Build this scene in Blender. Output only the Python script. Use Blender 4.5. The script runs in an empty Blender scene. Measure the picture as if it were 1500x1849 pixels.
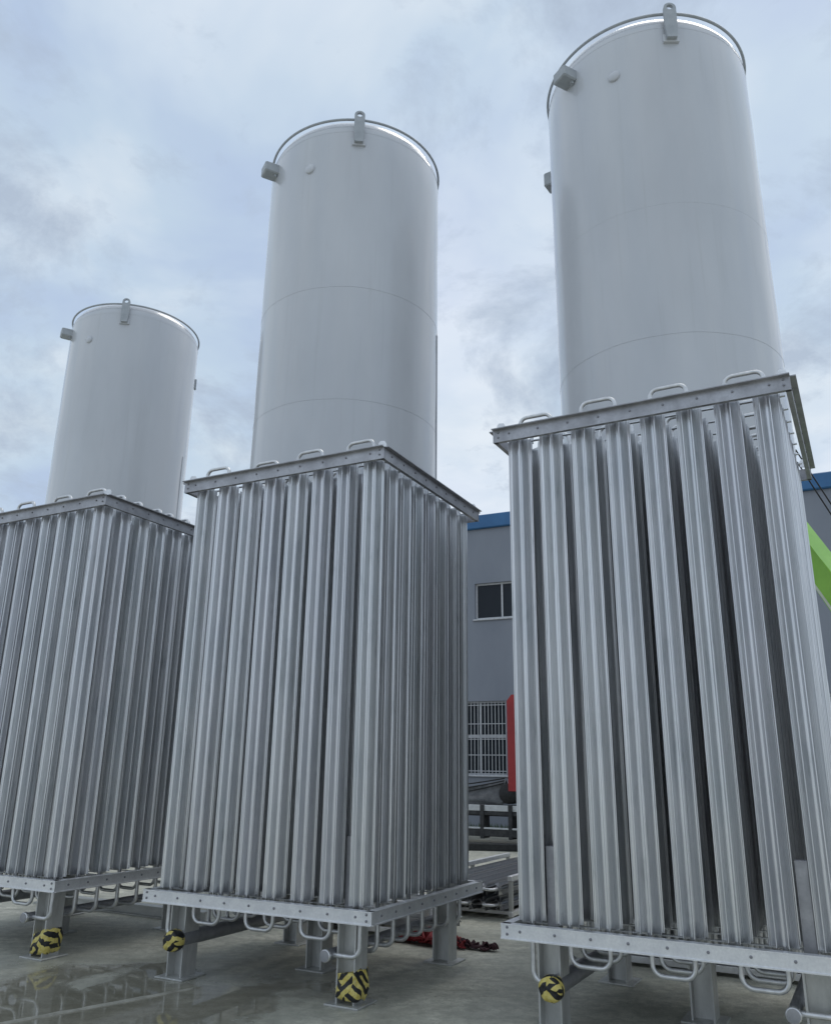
import bpy, math, random
from mathutils import Vector, Matrix, noise
rnd = random.Random(7)
R = math.radians
sc = bpy.context.scene
C = sc.collection

# ------------------------------------------------------------------ camera
CAM_H, PITCH, ROLL, FPX = 1.7, 0.3027, 0.0138, 1487.4
cam = bpy.data.cameras.new('camera'); camo = bpy.data.objects.new('camera', cam); C.objects.link(camo)
_f = Vector((0, math.cos(PITCH), math.sin(PITCH))); _u = Vector((0, -math.sin(PITCH), math.cos(PITCH))); _r = Vector((1, 0, 0))
_r2 = _r * math.cos(ROLL) + _u * math.sin(ROLL); _u2 = _u * math.cos(ROLL) - _r * math.sin(ROLL)
M = Matrix((( _r2.x, _u2.x, -_f.x, 0), (_r2.y, _u2.y, -_f.y, 0), (_r2.z, _u2.z, -_f.z, CAM_H), (0, 0, 0, 1)))
camo.matrix_world = M
cam.sensor_fit = 'HORIZONTAL'; cam.sensor_width = 36; cam.lens = 36 * FPX / 1500
cam.clip_start = 0.05; cam.clip_end = 3000
sc.camera = camo

# ------------------------------------------------------------------ sky and sun
SUN_EL, SUN_AZ = R(60), R(42)        # azimuth clockwise from +Y (view direction)
w = bpy.data.worlds.new('World'); sc.world = w; w.use_nodes = True
nt = w.node_tree; N = nt.nodes; L = nt.links; N.clear()
def wn(t, **k):
    n = N.new(t)
    for a, b in k.items(): setattr(n, a, b)
    return n
out = wn('ShaderNodeOutputWorld'); bg = wn('ShaderNodeBackground'); bg.inputs['Strength'].default_value = 0.1
L.new(bg.outputs[0], out.inputs[0])
sky = wn('ShaderNodeTexSky', sky_type='NISHITA', sun_disc=False)
sky.sun_elevation = SUN_EL; sky.sun_rotation = SUN_AZ; sky.air_density = 1.2; sky.dust_density = 2.0
tc = wn('ShaderNodeTexCoord')
sep = wn('ShaderNodeSeparateXYZ'); L.new(tc.outputs['Generated'], sep.inputs[0])
def mth(op, a, b=None, c=None):
    n = wn('ShaderNodeMath', operation=op)
    for i, v in enumerate((a, b, c)):
        if v is None: continue
        if isinstance(v, (int, float)): n.inputs[i].default_value = v
        else: L.new(v, n.inputs[i])
    return n.outputs[0]
zz = mth('ADD', mth('MAXIMUM', sep.outputs[2], 0.0), 0.22)
comb = wn('ShaderNodeCombineXYZ')
L.new(mth('DIVIDE', sep.outputs[0], zz), comb.inputs[0]); L.new(mth('DIVIDE', sep.outputs[1], zz), comb.inputs[1])
def cnoise(scale, detail, rough, off, dist=0.0):
    mp = wn('ShaderNodeMapping'); mp.inputs['Location'].default_value = off
    L.new(comb.outputs[0], mp.inputs[0])
    n = wn('ShaderNodeTexNoise'); n.inputs['Scale'].default_value = scale; n.inputs['Detail'].default_value = detail
    n.inputs['Roughness'].default_value = rough; n.inputs['Distortion'].default_value = dist
    L.new(mp.outputs[0], n.inputs['Vector']); return n.outputs[0]
def wramp(fac, stops):
    r = wn('ShaderNodeValToRGB'); L.new(fac, r.inputs[0]); e = r.color_ramp.elements
    while len(e) < len(stops): e.new(0.5)
    for i, (p, c) in enumerate(stops): e[i].position = p; e[i].color = (*c, 1)
    return r.outputs[0]
def wmix(fac, a, b):
    m = wn('ShaderNodeMix', data_type='RGBA')
    if isinstance(fac, float): m.inputs[0].default_value = fac
    else: L.new(fac, m.inputs[0])
    for v, s in ((a, m.inputs[6]), (b, m.inputs[7])):
        if isinstance(v, tuple): s.default_value = (*v, 1)
        else: L.new(v, s)
    return m.outputs[2]
big = cnoise(1.15, 3, 0.5, (3.1, 1.7, 0), 0.3)
med = cnoise(2.7, 5, 0.52, (1.3, 7.9, 2.0), 0.25)
# veil of thin high cloud: blue-grey to pale
veil = wramp(med, [(0.34, (4.7, 5.8, 7.6)), (0.50, (5.4, 6.6, 7.9)), (0.66, (6.7, 7.6, 8.3))])
base = wmix(0.92, sky.outputs[0], veil)
bright = wramp(mth('ADD', mth('MULTIPLY', big, 0.7), mth('MULTIPLY', med, 0.3)), [(0.45, (0, 0, 0)), (0.64, (1, 1, 1))])
br2 = wn('ShaderNodeSeparateColor'); L.new(bright, br2.inputs[0])
base = wmix(mth('MULTIPLY', br2.outputs[0], 0.72), base, (8.6, 9.0, 9.8))
dk = cnoise(2.9, 9, 0.64, (5.3, 2.4, 1.0), 0.35)
dkr = wramp(dk, [(0.49, (0, 0, 0)), (0.63, (1, 1, 1))])
dk2 = wn('ShaderNodeSeparateColor'); L.new(dkr, dk2.inputs[0])
base = wmix(mth('MULTIPLY', dk2.outputs[0], 0.85), base, (4.1, 4.9, 6.1))
L.new(base, bg.inputs['Color'])

sun = bpy.data.lights.new('sun', 'SUN'); sun.energy = 0.95; sun.angle = R(30); sun.color = (1.0, 0.955, 0.88)
so = bpy.data.objects.new('sun', sun); C.objects.link(so)
sd = Vector((math.sin(SUN_AZ) * math.cos(SUN_EL), math.cos(SUN_AZ) * math.cos(SUN_EL), math.sin(SUN_EL)))
so.rotation_euler = sd.to_track_quat('Z', 'Y').to_euler()
sc.view_settings.view_transform = 'Standard'; sc.view_settings.look = 'None'
sc.view_settings.exposure = 0.06; sc.view_settings.gamma = 1; sc.view_settings.use_curve_mapping = False
sc.render.engine = 'CYCLES'
sc.cycles.max_bounces = 6; sc.cycles.glossy_bounces = 3; sc.cycles.diffuse_bounces = 3; sc.cycles.transmission_bounces = 4

# ------------------------------------------------------------------ materials
MATS = {}
class MB:
    """small node-material builder"""
    def __init__(s, name):
        s.m = bpy.data.materials.new(name); s.m.use_nodes = True; s.t = s.m.node_tree
        s.b = s.t.nodes['Principled BSDF']; s.tc = s.t.nodes.new('ShaderNodeTexCoord'); MATS[name] = s.m
    def n(s, t, **k):
        x = s.t.nodes.new(t)
        for a, b in k.items(): setattr(x, a, b)
        return x
    def lk(s, a, b): s.t.links.new(a, b)
    def noise(s, scale=(1, 1, 1), sc_=5, det=4, rough=0.55, src='Object', loc=(0, 0, 0), dist=0.0, rnd_obj=False):
        mp = s.n('ShaderNodeMapping'); mp.inputs['Scale'].default_value = scale; mp.inputs['Location'].default_value = loc
        if src == 'World':
            g = s.n('ShaderNodeNewGeometry'); s.lk(g.outputs['Position'], mp.inputs[0])
        else: s.lk(s.tc.outputs[src], mp.inputs[0])
        v = mp.outputs[0]
        if rnd_obj:
            oi = s.n('ShaderNodeObjectInfo'); ad = s.n('ShaderNodeVectorMath', operation='ADD')
            ml = s.n('ShaderNodeMath', operation='MULTIPLY'); ml.inputs[1].default_value = 37.0
            s.lk(oi.outputs['Random'], ml.inputs[0]); s.lk(v, ad.inputs[0]); s.lk(ml.outputs[0], ad.inputs[1]); v = ad.outputs[0]
        x = s.n('ShaderNodeTexNoise'); x.inputs['Scale'].default_value = sc_; x.inputs['Detail'].default_value = det
        x.inputs['Roughness'].default_value = rough; x.inputs['Distortion'].default_value = dist
        s.lk(v, x.inputs['Vector']); return x.outputs[0]
    def ramp(s, fac, stops):
        r = s.n('ShaderNodeValToRGB'); s.lk(fac, r.inputs[0]); e = r.color_ramp.elements
        while len(e) < len(stops): e.new(0.5)
        for i, (p, c) in enumerate(stops):
            if isinstance(c, (int, float)): c = (c, c, c)
            e[i].position = p; e[i].color = (*c, 1)
        return r.outputs[0]
    def mix(s, fac, a, b, blend='MIX'):
        m = s.n('ShaderNodeMix', data_type='RGBA', blend_type=blend)
        if isinstance(fac, (int, float)): m.inputs[0].default_value = fac
        else: s.lk(fac, m.inputs[0])
        for v, q in ((a, m.inputs[6]), (b, m.inputs[7])):
            if isinstance(v, tuple): q.default_value = (*v, 1)
            else: s.lk(v, q)
        return m.outputs[2]
    def math(s, op, a, b=0.0):
        m = s.n('ShaderNodeMath', operation=op)
        for i, v in enumerate((a, b)):
            if isinstance(v, (int, float)): m.inputs[i].default_value = v
            else: s.lk(v, m.inputs[i])
        return m.outputs[0]
    def set(s, **k):
        names = dict(col='Base Color', rough='Roughness', metal='Metallic', coat='Coat Weight', coatr='Coat Roughness', spec='Specular IOR Level', ior='IOR')
        for a, v in k.items():
            q = s.b.inputs[names[a]]
            if isinstance(v, tuple): q.default_value = (*v, 1)
            elif isinstance(v, (int, float)): q.default_value = v
            else: s.lk(v, q)
        return s
    def bump(s, h, strength=0.2, dist=0.01):
        b = s.n('ShaderNodeBump'); b.inputs['Strength'].default_value = strength; b.inputs['Distance'].default_value = dist
        s.lk(h, b.inputs['Height']); s.lk(b.outputs[0], s.b.inputs['Normal']); return s

# extruded aluminium: vertical drawing streaks, per-tube tone, patchy oxide
m = MB('aluminium_fin')
st = m.noise((60, 60, 0.25), 3, 5, 0.6, rnd_obj=True); bl = m.noise((3, 3, 0.8), 1.5, 4, 0.6, rnd_obj=True)
oi = m.n('ShaderNodeObjectInfo')
c1 = m.ramp(st, [(0.3, (0.58, 0.59, 0.60)), (0.7, (0.92, 0.925, 0.925))])
c2 = m.mix(m.ramp(bl, [(0.42, 0.0), (0.68, 0.5)]), c1, (0.60, 0.63, 0.65))
c3 = m.mix(m.math('MULTIPLY', oi.outputs['Random'], 0.35), c2, (0.68, 0.675, 0.71))
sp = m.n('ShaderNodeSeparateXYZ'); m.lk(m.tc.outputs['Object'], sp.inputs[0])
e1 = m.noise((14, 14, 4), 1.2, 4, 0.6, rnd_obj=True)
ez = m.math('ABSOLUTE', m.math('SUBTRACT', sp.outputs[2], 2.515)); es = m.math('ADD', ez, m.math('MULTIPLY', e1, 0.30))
c3 = m.mix(m.ramp(m.math('SUBTRACT', es, 1.45), [(0.46, 0.0), (0.54, 0.62)]), c3, (0.30, 0.31, 0.33))     # shade near the rails painted into the tube-end colour, edge broken by noise
blot = m.noise((5, 5, 0.9), 2.6, 5, 0.7, rnd_obj=True, loc=(3, 1, 8))
c3 = m.mix(m.ramp(blot, [(0.57, 0.0), (0.72, 0.55)]), c3, (0.42, 0.45, 0.46))
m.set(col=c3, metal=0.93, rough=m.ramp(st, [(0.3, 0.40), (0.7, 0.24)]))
# galvanised / milled aluminium plate
m = MB('plate_metal')
a = m.noise((1, 1, 1), 9, 5, 0.6, rnd_obj=True); b = m.noise((1, 1, 1), 60, 3, 0.6)
m.set(col=m.mix(m.ramp(b, [(0.4, 0.0), (0.7, 0.35)]), m.ramp(a, [(0.3, (0.72, 0.725, 0.74)), (0.7, (0.90, 0.905, 0.915))]), (0.60, 0.605, 0.62)), metal=0.75, rough=m.ramp(a, [(0.3, 0.50), (0.7, 0.36)]))
m.bump(b, 0.12, 0.003)
m = MB('rail_metal')
a = m.noise((1, 1, 1), 7, 5, 0.6, rnd_obj=True); b = m.noise((1, 1, 1), 50, 3, 0.6)
m.set(col=m.mix(m.ramp(b, [(0.4, 0.0), (0.7, 0.35)]), m.ramp(a, [(0.3, (0.34, 0.34, 0.36)), (0.7, (0.50, 0.50, 0.52))]), (0.30, 0.30, 0.32)), metal=0.75, rough=m.ramp(a, [(0.3, 0.50), (0.7, 0.38)]))
m.bump(b, 0.12, 0.003)
m = MB('leg_metal')
a = m.noise((1, 1, 0.35), 7, 5, 0.65, rnd_obj=True); b = m.noise((1, 1, 1), 45, 3, 0.6)
m.set(col=m.ramp(a, [(0.3, (0.42, 0.425, 0.41)), (0.7, (0.64, 0.64, 0.62))]), metal=0.55, rough=m.ramp(b, [(0.3, 0.5), (0.7, 0.36)]))
m = MB('pipe_metal')
a = m.noise((1, 1, 1), 20, 4, 0.6, rnd_obj=True)
m.set(col=m.ramp(a, [(0.3, (0.58, 0.585, 0.59)), (0.7, (0.78, 0.78, 0.78))]), metal=0.75, rough=0.36)
m = MB('header_metal')
a = m.noise((1, 1, 1), 12, 4, 0.6)
m.set(col=m.ramp(a, [(0.3, (0.28, 0.285, 0.30)), (0.7, (0.42, 0.42, 0.44))]), metal=0.6, rough=0.45)
m = MB('bolt_metal'); m.set(col=(0.28, 0.28, 0.30), metal=0.8, rough=0.45)
# tank paint
m = MB('tank_paint')
a = m.noise((1, 1, 0.35), 0.9, 4, 0.55, rnd_obj=True); b = m.noise((8, 8, 0.3), 1.2, 5, 0.65, rnd_obj=True); d = m.noise((1, 1, 1), 1.6, 3, 0.5)
c = m.ramp(a, [(0.35, (0.52, 0.535, 0.565)), (0.65, (0.585, 0.60, 0.63))])
c = m.mix(m.ramp(b, [(0.56, 0.0), (0.80, 0.24)]), c, (0.38, 0.39, 0.38))
m.set(col=c, rough=m.ramp(a, [(0.3, 0.36), (0.7, 0.48)]), coat=1.0, coatr=0.14); m.bump(d, 0.10, 0.02)
m = MB('fitting_paint'); a = m.noise((1, 1, 1), 8, 3, 0.6); m.set(col=m.ramp(a, [(0.3, (0.36, 0.385, 0.41)), (0.7, (0.45, 0.475, 0.50))]), rough=0.5)
m = MB('dark_steel'); a = m.noise((1, 1, 1), 10, 4, 0.6); m.set(col=m.ramp(a, [(0.3, (0.025, 0.025, 0.027)), (0.7, (0.07, 0.07, 0.072))]), metal=0.4, rough=0.5)
# black and yellow hazard tape
m = MB('hazard_tape')
def stripes(rot, sc_, loc):
    mp = m.n('ShaderNodeMapping'); mp.inputs['Rotation'].default_value = rot; mp.inputs['Location'].default_value = loc; m.lk(m.tc.outputs['Object'], mp.inputs[0])
    wv = m.n('ShaderNodeTexWave', bands_direction='Z'); wv.inputs['Scale'].default_value = sc_; wv.inputs['Distortion'].default_value = 1.2
    wv.inputs['Detail'].default_value = 2.0; wv.inputs['Detail Scale'].default_value = 3.0; m.lk(mp.outputs[0], wv.inputs['Vector']); return wv.outputs[0]
lay = m.noise((1, 1, 2.2), 7, 0, 0.5, loc=(1, 4, 2), rnd_obj=True)
lay2 = m.noise((2.0, 1, 1), 6.5, 0, 0.5, loc=(6, 2, 2), rnd_obj=True)
w1 = m.mix(m.ramp(lay, [(0.49, 0.0), (0.51, 1.0)]), stripes((0.3, R(42), R(20)), 4.8, (0, 0, 0)), stripes((0.2, R(-35), R(50)), 4.4, (.1, 0, .07)))
w1 = m.mix(m.ramp(lay2, [(0.55, 0.0), (0.57, 1.0)]), w1, stripes((1.0, R(15), R(-30)), 5.0, (.1, .2, .03)))
g = m.noise((1, 1, 1), 40, 3, 0.6)
yel = m.ramp(g, [(0.3, (0.56, 0.44, 0.08)), (0.7, (0.72, 0.62, 0.22))])
m.set(col=m.mix(m.ramp(w1, [(0.47, 0.0), (0.52, 1.0)]), (0.012, 0.012, 0.013), yel), rough=0.36)
m.bump(m.noise((1, 1, 1), 26, 4, 0.65), 0.9, 0.014)
# wet concrete with puddles
m = MB('concrete')
big_ = m.noise((1, 1, 1), 0.55, 6, 0.62, src='World', dist=0.6); mid = m.noise((1, 1, 1), 3.0, 6, 0.65, src='World'); fine = m.noise((1, 1, 1), 60, 4, 0.7, src='World')
stk = m.noise((0.5, 2.2, 1), 1.3, 5, 0.6, src='World', loc=(4, 2, 0))
c = m.ramp(big_, [(0.32, (0.48, 0.475, 0.40)), (0.50, (0.66, 0.65, 0.545)), (0.66, (0.76, 0.74, 0.63))])
c = m.mix(m.ramp(mid, [(0.35, 0.55), (0.62, 0.0)]), c, (0.27, 0.275, 0.225))
c = m.mix(m.ramp(stk, [(0.50, 0.0), (0.75, 0.55)]), c, (0.58, 0.55, 0.48))
gr = m.noise((1, 1, 1), 9.0, 7, 0.72, src='World', loc=(3, 8, 0)); sp_ = m.noise((1, 1, 1), 26, 5, 0.7, src='World', loc=(1, 3, 0))
c = m.mix(m.ramp(gr, [(0.40, 0.65), (0.58, 0.0)]), c, (0.30, 0.30, 0.25))
c = m.mix(m.ramp(sp_, [(0.30, 0.7), (0.42, 0.0)]), c, (0.13, 0.13, 0.11))
trk = m.noise((0.22, 3.0, 1), 1.6, 5, 0.6, src='World', loc=(2, 6, 0))
c = m.mix(m.ramp(trk, [(0.54, 0.0), (0.70, 0.5)]), c, (0.26, 0.25, 0.19))
c = m.mix(m.ramp(fine, [(0.35, 0.35), (0.6, 0.0)]), c, (0.20, 0.20, 0.17))
gp = m.n('ShaderNodeNewGeometry'); vs = m.n('ShaderNodeVectorMath', operation='SUBTRACT'); m.lk(gp.outputs['Position'], vs.inputs[0]); vs.inputs[1].default_value = (-2.3, 6.75, 0)
vm = m.n('ShaderNodeVectorMath', operation='MULTIPLY'); m.lk(vs.outputs[0], vm.inputs[0]); vm.inputs[1].default_value = (0.62, 0.80, 0)
vl = m.n('ShaderNodeVectorMath', operation='LENGTH'); m.lk(vm.outputs[0], vl.inputs[0])
pn = m.noise((1, 1, 1), 1.1, 4, 0.5, src='World', loc=(2.2, 0.4, 0), dist=0.4)
pn = m.math('ADD', pn, m.math('MULTIPLY', m.math('SUBTRACT', gr, 0.5), 0.22))
pm = m.math('SUBTRACT', m.math('ADD', pn, 0.42), m.math('MULTIPLY', vl.outputs['Value'], 0.40))
pud = m.ramp(pm, [(0.50, 0.0), (0.56, 1.0)])                       # standing water
damp = m.ramp(m.math('ADD', m.math('MULTIPLY', big_, 0.6), m.math('MULTIPLY', pm, 0.5)), [(0.38, 0.0), (0.55, 1.0)])
c = m.mix(m.math('MULTIPLY', damp, 0.28), c, (0.19, 0.185, 0.145))
c = m.mix(m.math('MULTIPLY', pud, 0.55), c, (0.14, 0.125, 0.085))
rr = m.mix(damp, m.ramp(mid, [(0.3, 0.50), (0.7, 0.75)]), (0.30, 0.30, 0.30))
rr = m.mix(pud, rr, (0.035, 0.035, 0.035))
m.set(col=c, rough=rr)
bh = m.mix(pud, m.mix(0.5, gr, fine), (0.5, 0.5, 0.5)); m.bump(bh, 0.4, 0.012)
m = MB('dry_concrete'); a = m.noise((1, 1, 1), 9, 5, 0.65, src='World'); m.set(col=m.ramp(a, [(0.3, (0.24, 0.23, 0.19)), (0.7, (0.40, 0.385, 0.33))]), rough=0.8); m.bump(a, 0.4, 0.01)
# building
m = MB('wall_render'); a = m.noise((1, 1, 0.4), 0.7, 5, 0.6, src='World'); f = m.noise((1, 1, 1), 30, 3, 0.6, src='World')
m.set(col=m.ramp(a, [(0.3, (0.235, 0.255, 0.295)), (0.7, (0.29, 0.31, 0.35))]), rough=0.85); m.bump(f, 0.2, 0.01)
m = MB('blue_fascia'); a = m.noise((1, 1, 1), 1.5, 4, 0.6, src='World'); m.set(col=m.ramp(a, [(0.3, (0.035, 0.13, 0.29)), (0.7, (0.05, 0.17, 0.36))]), rough=0.5)
m = MB('window_white'); a = m.noise((1, 1, 1), 12, 3, 0.6, src='World'); m.set(col=m.ramp(a, [(0.3, (0.50, 0.51, 0.53)), (0.7, (0.66, 0.67, 0.68))]), rough=0.5)
m = MB('window_glass'); m.set(col=(0.022, 0.028, 0.036), rough=0.08, spec=0.35)
m = MB('red_paint'); a = m.noise((1, 1, 1), 2.5, 4, 0.6); m.set(col=m.ramp(a, [(0.3, (0.30, 0.018, 0.022)), (0.7, (0.40, 0.028, 0.03))]), rough=0.5, coat=0.1)
m = MB('rubber'); a = m.noise((1, 1, 1), 15, 3, 0.6); m.set(col=m.ramp(a, [(0.3, (0.014, 0.014, 0.015)), (0.7, (0.035, 0.035, 0.035))]), rough=0.75)
m = MB('tarpaulin_grey'); a = m.noise((1, 1, 1), 7, 4, 0.6); m.set(col=m.ramp(a, [(0.3, (0.09, 0.095, 0.10)), (0.7, (0.20, 0.205, 0.21))]), rough=0.8)
m = MB('red_webbing'); a = m.noise((1, 1, 1), 18, 4, 0.6); m.set(col=m.ramp(a, [(0.3, (0.16, 0.012, 0.016)), (0.7, (0.36, 0.035, 0.04))]), rough=0.7)
m = MB('maroon_webbing'); a = m.noise((1, 1, 1), 18, 4, 0.6); m.set(col=m.ramp(a, [(0.3, (0.04, 0.014, 0.02)), (0.7, (0.10, 0.035, 0.045))]), rough=0.75)
m = MB('green_paint'); a = m.noise((1, 1, 1), 1.8, 4, 0.6); m.set(col=m.ramp(a, [(0.3, (0.22, 0.50, 0.035)), (0.7, (0.29, 0.60, 0.06))]), rough=0.35, coat=0.4)
m = MB('cream_paint'); a = m.noise((1, 1, 1), 4, 4, 0.6); m.set(col=m.ramp(a, [(0.3, (0.58, 0.62, 0.50)), (0.7, (0.70, 0.73, 0.62))]), rough=0.45)
m = MB('grass_blade'); a = m.noise((1, 1, 1), 3, 3, 0.6, src='World'); m.set(col=m.ramp(a, [(0.3, (0.035, 0.07, 0.02)), (0.7, (0.08, 0.12, 0.035))]), rough=0.7)
m = MB('pale_sheet'); a = m.noise((1, 1, 1), 6, 4, 0.6); m.set(col=m.ramp(a, [(0.3, (0.50, 0.51, 0.52)), (0.7, (0.68, 0.69, 0.69))]), metal=0.3, rough=0.45)

# ------------------------------------------------------------------ mesh helpers
class Geo:
    def __init__(s): s.v = []; s.f = []; s.sm = []
    def add(s, vs, fs, smooth=False):
        o = len(s.v); s.v += [tuple(v) for v in vs]; s.f += [tuple(i + o for i in f) for f in fs]; s.sm += [smooth] * len(fs); return s
    def box(s, lo, hi, mat=None):
        x0, y0, z0 = lo; x1, y1, z1 = hi
        vs = [(x0, y0, z0), (x1, y0, z0), (x1, y1, z0), (x0, y1, z0), (x0, y0, z1), (x1, y0, z1), (x1, y1, z1), (x0, y1, z1)]
        if mat: vs = [mat @ Vector(v) for v in vs]
        return s.add(vs, [(0, 3, 2, 1), (4, 5, 6, 7), (0, 1, 5, 4), (1, 2, 6, 5), (2, 3, 7, 6), (3, 0, 4, 7)])
    def bbox(s, lo, hi, b=0.006, mat=None):
        """box with chamfered edges"""
        x0, y0, z0 = lo; x1, y1, z1 = hi
        b = min(b, (x1 - x0) * .45, (y1 - y0) * .45, (z1 - z0) * .45)
        def ring(z, k): return [(x0 + k + b, y0 + k, z), (x1 - k - b, y0 + k, z), (x1 - k, y0 + k + b, z), (x1 - k, y1 - k - b, z), (x1 - k - b, y1 - k, z), (x0 + k + b, y1 - k, z), (x0 + k, y1 - k - b, z), (x0 + k, y0 + k + b, z)]
        vs = ring(z0, b * .99) + ring(z0 + b, 0) + ring(z1 - b, 0) + ring(z1, b * .99)
        if mat: vs = [mat @ Vector(v) for v in vs]
        fs = [tuple(reversed(range(8))), tuple(range(24, 32))]
        for k in range(3):
            for i in range(8): fs.append((k * 8 + i, k * 8 + (i + 1) % 8, k * 8 + 8 + (i + 1) % 8, k * 8 + 8 + i))
        return s.add(vs, fs)
    def prism(s, prof, z0, z1, mat=None, smooth=False, caps=True):
        n = len(prof); vs = [(x, y, z0) for x, y in prof] + [(x, y, z1) for x, y in prof]
        if mat: vs = [mat @ Vector(v) for v in vs]
        s.add(vs, [(i, (i + 1) % n, n + (i + 1) % n, n + i) for i in range(n)], smooth)
        if caps: s.add(vs, [tuple(reversed(range(n))), tuple(range(n, 2 * n))])
        return s
    def lathe(s, prof, n=48, mat=None, smooth=True):
        vs = []; fs = []
        for r, z in prof:
            for i in range(n):
                a = 2 * math.pi * i / n; vs.append((r * math.cos(a), r * math.sin(a), z))
        for k in range(len(prof) - 1):
            for i in range(n): fs.append((k * n + i, k * n + (i + 1) % n, (k + 1) * n + (i + 1) % n, (k + 1) * n + i))
        if mat: vs = [mat @ Vector(v) for v in vs]
        s.add(vs, fs, smooth)
        if prof[0][0] > 1e-6: s.add(vs[:n], [tuple(reversed(range(n)))])
        if prof[-1][0] > 1e-6: s.add(vs[-n:], [tuple(range(n))])
        return s
    def tube(s, pts, r, n=8, caps=True, closed=False):
        pts = [Vector(p) for p in pts]; vs = []; k = len(pts); ref = None
        for i, p in enumerate(pts):
            if closed: t = (pts[(i + 1) % k] - pts[i - 1]).normalized()
            else: t = (pts[min(i + 1, k - 1)] - pts[max(i - 1, 0)]).normalized()
            if ref is None: ref = Vector((0, 0, 1)) if abs(t.z) < .9 else Vector((1, 0, 0))
            a = (ref - t * ref.dot(t)).normalized(); b = t.cross(a); ref = a
            rr = r[i] if isinstance(r, (list, tuple)) else r
            for j in range(n):
                q = 2 * math.pi * j / n; vs.append(p + (a * math.cos(q) + b * math.sin(q)) * rr)
        fs = []
        for i in range(k if closed else k - 1):
            i2 = (i + 1) % k
            for j in range(n): fs.append((i * n + j, i * n + (j + 1) % n, i2 * n + (j + 1) % n, i2 * n + j))
        s.add(vs, fs, True)
        if caps and not closed: s.add(vs[:n], [tuple(reversed(range(n)))]); s.add(vs[-n:], [tuple(range(n))])
        return s
    def mesh(s, name, mat):
        me = bpy.data.meshes.new(name); me.from_pydata(s.v, [], s.f); me.polygons.foreach_set('use_smooth', s.sm)
        me.materials.append(MATS[mat]); me.update(); return me
def obj(name, g, mat=None, parent=None, loc=(0, 0, 0), rot=(0, 0, 0)):
    me = g.mesh(name, mat) if isinstance(g, Geo) else g
    o = bpy.data.objects.new(name, me); C.objects.link(o); o.location = loc; o.rotation_euler = rot
    if parent: o.parent = parent
    return o
def empty(name, loc, rz, label, cat, group=None):
    o = bpy.data.objects.new(name, None); C.objects.link(o); o.location = loc; o.rotation_euler = (0, 0, rz); o.empty_display_size = 0.3
    return tag(o, label, cat, group)
def tag(o, label, cat, group=None, kind=None):
    if label: o['label'] = label
    if cat: o['category'] = cat
    if group: o['group'] = group
    if kind: o['kind'] = kind
    return o
def bend(p0, p1, depth, r=0.05, seg=5):
    """U-shaped pipe path: down (or up) from p0 and p1 by depth with rounded corners"""
    p0 = Vector(p0); p1 = Vector(p1); d = (p1 - p0).normalized(); z = Vector((0, 0, 1 if depth > 0 else -1)); h = abs(depth); pts = [p0]
    for i in range(seg + 1):
        a = math.pi / 2 * i / seg; pts.append(p0 + z * (h - r) + d * r * (1 - math.cos(a)) + z * r * math.sin(a))
    for i in range(seg + 1):
        a = math.pi / 2 * i / seg; pts.append(p1 + z * (h - r) + z * r * math.cos(a) - d * r * (1 - math.sin(a)))
    pts.append(p1); return pts

# ------------------------------------------------------------------ ground
def jagged(x, y): return 0
g = Geo(); S = 900.0
g.add([(-S, -S, 0), (S, -S, 0), (S, S, 0), (-S, S, 0)], [(0, 1, 2, 3)])
tag(obj('ground', g, 'concrete'), 'wet stained concrete yard with puddles', None, kind='structure')
# raised, dry cast joint running out of the puddle
g = Geo(); pa, pb = Vector((-3.6, 5.62, 0)), Vector((-1.72, 7.42, 0)); d = (pb - pa).normalized(); nrm = Vector((-d.y, d.x, 0)); k = 60; vs = []
for i in range(k + 1):
    c_ = pa.lerp(pb, i / k) + nrm * 0.012 * noise.noise(Vector((i * .35, 2, 0))); hw = 0.026 * (0.75 + 0.5 * noise.noise(Vector((i * .3, 9, 0)))) * min(1, (k - i) / 9 + .08)
    for q, hh in ((-1, -.004), (-.6, .010), (.6, .012), (1, -.004)): vs.append(c_ + nrm * hw * q + Vector((0, 0, hh)))
fs = [(i * 4 + j, i * 4 + j + 1, i * 4 + j + 5, i * 4 + j + 4) for i in range(k) for j in range(3)]
g.add(vs, fs, True); tag(obj('ground_joint', g, 'dry_concrete'), 'pale raised concrete joint crossing the puddle', None, kind='structure')

# ------------------------------------------------------------------ vaporizers
W, D, H, T, ZB, TB = 2.268, 2.122, 4.398, 0.112, 0.682, 0.097
PX, PY = 0.273, 0.262
COLX = [-W / 2 + (i - 3.5) * PX for i in range(8)]; ROWY = [D / 2 + (j - 3.5) * PY for j in range(8)]
FR = 0.094
def star_profile():
    pr = []; n = 8; rc = 0.027; th = 0.0018
    for i in range(n):
        a = 2 * math.pi * i / n; ca, sa = math.cos(a), math.sin(a)
        def P(r, t): return (r * ca - t * sa, r * sa + t * ca)
        pr += [P(rc, -th * 1.6), P(FR - .010, -th), P(FR - .007, -.0032), P(FR - .001, -.0032), P(FR, -.002), P(FR, .002), P(FR - .001, .0032), P(FR - .007, .0032), P(FR - .010, th), P(rc, th * 1.6)]
        a2 = a + math.pi / n; pr.append((rc * math.cos(a2), rc * math.sin(a2)))
    return pr
g = Geo(); g.prism(star_profile(), ZB + 0.012, H - 0.062)
g.lathe([(0.0175, ZB - 0.09), (0.0175, ZB + 0.012)], 10); g.lathe([(0.0175, H - 0.062), (0.0175, H + 0.02)], 10)
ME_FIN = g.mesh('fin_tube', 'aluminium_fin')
g = Geo(); g.tube(bend((0, 0, H + .01), (PX, 0, H + .01), 0.125, 0.06), 0.0165, 8); ME_TOPB = g.mesh('return_bend', 'pipe_metal')
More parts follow.
